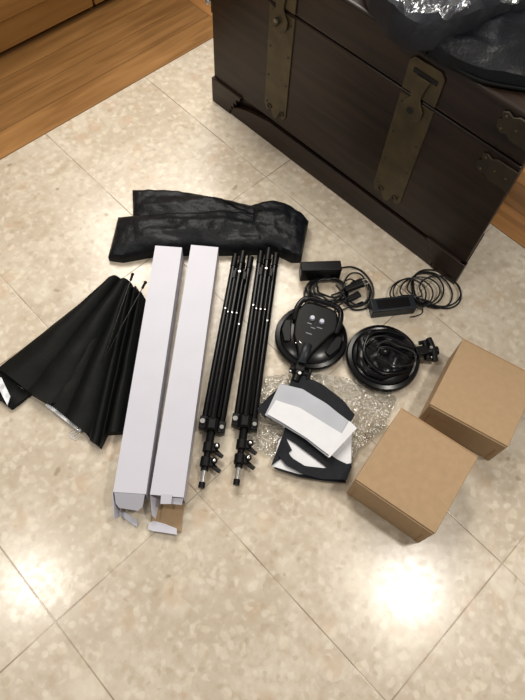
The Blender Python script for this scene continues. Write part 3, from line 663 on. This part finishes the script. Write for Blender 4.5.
bm = bmesh.new(); tube(bm, spline([(-.052, -.050, .040), (-.060, -.010, .050), (-.052, .030, .053), (0, .056, .054), (.052, .030, .053), (.060, -.010, .050), (.052, -.050, .040)], 8), .0055, 12, .8); link('yoke_handle', bm, M['plastic'], r)
mount(r, -.112)
bm = bmesh.new(); tube(bm, [(-.030, -.128, .030), (0, -.132, .034), (.034, -.128, .030)], lambda t: .008 + .002 * abs(t - .5), 12); link('clamp_bar', bm, M['plastic_matt'], r)

# ------------------------------------------------------------------ bubble wrap under the diffusers
fp = Frame(.12, .46, 0)
A = [fp.p(x, y, .006) for x, y in ((247, 383), (270, 376), (300, 373), (332, 376), (362, 381), (384, 388), (398, 398))]
B = [fp.p(x, y, .006) for x, y in ((238, 440), (262, 452), (290, 466), (318, 474), (346, 478), (358, 450), (384, 428))]
bm = bmesh.new(); zt = lambda u, v, q: .008 + .005 * nz(q.x, q.y, 28, 4) + .004 * nz(q.x, q.y, 70, 6)
sheet(bm, A, B, zt, lambda u, v, q: zt(u, v, q) - .0006, 70, 44)
for v_ in bm.verts:
    if random.random() < .35: v_.co.z += random.uniform(0, .0035)
    v_.co.z = max(v_.co.z, .0008)
o = link('bubble_wrap_bag', bm, M['bubble'], smooth=False); o.location = (fp.x, fp.y, 0)
tag(o, 'clear crinkled bubble wrap bag on the floor under the white diffuser cloths', 'bubble wrap')

# ------------------------------------------------------------------ diffuser cloths
fd = Frame(.13, .46, 0)
def cloth(parent, name, A, B, z, m, seed=1, amp=.002, t=.0012, tilt=0.0):
    a = [fd.p(x, y, z) for x, y in A]; b = [fd.p(x, y, z) for x, y in B]
    zt = lambda u, v, q: z + amp * nz(q.x, q.y, 22, seed) + tilt * v
    bm = bmesh.new(); sheet(bm, a, b, zt, lambda u, v, q: zt(u, v, q) - t, 24, 14); return link(name, bm, m, parent)
lo = fd.root('diffuser_cloth'); tag(lo, 'folded white diffuser cloth with black border, underneath the other one', 'diffuser cloth', 'white diffuser cloths')
cloth(lo, 'white_panel', [(279, 440), (300, 424), (328, 416), (352, 422)], [(272, 466), (298, 474), (330, 476), (351, 470)], .018, M['white_cloth'], 2)
cloth(lo, 'black_border', [(285, 426), (300, 434), (320, 447), (338, 460), (352, 466)], [(283, 436), (296, 444), (312, 456), (330, 470), (349, 474)], .023, M['velcro'], 3)
cloth(lo, 'black_border', [(284, 446), (292, 458), (305, 466), (325, 468), (352, 463)], [(278, 455), (286, 465), (302, 474), (322, 479), (347, 480)], .026, M['velcro'], 5)
cloth(lo, 'black_border', [(283, 434), (287, 440), (292, 450)], [(271, 466), (276, 462), (285, 456)], .022, M['velcro'], 7)
cloth(lo, 'black_border', [(274, 467), (300, 474), (325, 478), (346, 480)], [(275, 469), (300, 477), (325, 481), (346, 483)], .016, M['velcro'], 8)
hi = fd.root('diffuser_cloth'); tag(hi, 'folded white diffuser cloth with black border, lying on top below the lamp', 'diffuser cloth', 'white diffuser cloths')
cloth(hi, 'black_border', [(292, 381), (302, 375), (322, 384), (342, 399), (355, 415)], [(284, 392), (302, 392), (325, 406), (342, 418), (349, 424)], .032, M['velcro'], 4)
cloth(hi, 'black_border', [(257, 409), (268, 397), (283, 385)], [(265, 418), (270, 412), (284, 398)], .030, M['velcro'], 6)
cloth(hi, 'white_panel', [(280, 384), (303, 389), (328, 405), (349, 421)], [(265, 415), (283, 425), (305, 439), (328, 457)], .037, M['thin_cloth'], 9, .004)
cloth(hi, 'white_panel', [(349, 421), (353, 424), (357, 428)], [(328, 457), (329, 457.5), (330, 457)], .042, M['white_cloth'], 11, .002)
cloth(hi, 'fold', [(276, 400), (300, 408), (323, 422), (343, 434)], [(267, 414), (284, 423.5), (305, 437), (329, 455)], .0415, M['white_cloth'], 12, .003)

# ------------------------------------------------------------------ cardboard boxes
def kraft(cx, cy, w_, d_, h_, rz, label):
    f = Frame(cx, cy, rz); r = f.root('cardboard_box'); tag(r, label, 'box', 'plain brown cardboard boxes')
    bm = bmesh.new(); box(bm, (0, 0, (h_ - .003) / 2), (w_, d_, h_ - .003)); link('body', bm, M['carton'], r, bevel=.0025)
    bm = bmesh.new(); box(bm, (0, 0, h_ - .0015), (w_ + .001, d_ - .002, .003)); lid = link('lid', bm, M['carton'], r, bevel=.0014)
    bm = bmesh.new(); box(bm, (0, -d_ / 2 - .0013, h_ - .022), (w_ - .006, .0022, .038)); link('front_flap', bm, M['carton'], lid, bevel=.0008)
    bm = bmesh.new(); box(bm, (0, d_ / 2 - .0035, h_ + .0003), (w_ - .004, .0014, .0012)); link('hinge_crease', bm, M['carton_in'], lid)
    bm = bmesh.new()
    for s in (-1, 1): box(bm, (s * (w_ / 2 - .012), -d_ / 2 - .0005, h_ / 2), (.0016, .003, h_ - .01))
    pieces('corner_seam', bm, M['carton_in'], r)
    return r
HB = .124
P4 = [F(x, y, HB) for x, y in ((401.6, 406.8), (477.8, 455.5), (435.2, 533.9), (356, 480))]
c = sum(P4, Vector()) / 4; e = (P4[1] - P4[0] + P4[2] - P4[3]); print('box1', c, e.length / 2)
kraft(c.x, c.y, .196, .208, HB, math.atan2(e.y, e.x), 'brown cardboard box with the nearer corner, beside the diffuser cloths')
HB2 = .114
a_, b_, d_ = [F(x, y, HB2) for x, y in ((429.7, 404.2), (507.7, 446.8), (462.4, 337.3))]
e = b_ - a_; g = d_ - a_; rz = math.atan2(e.y, e.x); n_ = Vector((-math.sin(rz), math.cos(rz), 0)); ex = Vector((math.cos(rz), math.sin(rz), 0))
c = a_ + ex * .0975 + n_ * .1035; print('box2', c, e.length, g.length, rz)
kraft(c.x, c.y, .195, .207, HB2, rz, 'brown cardboard box cut by the right edge, behind the nearer box')
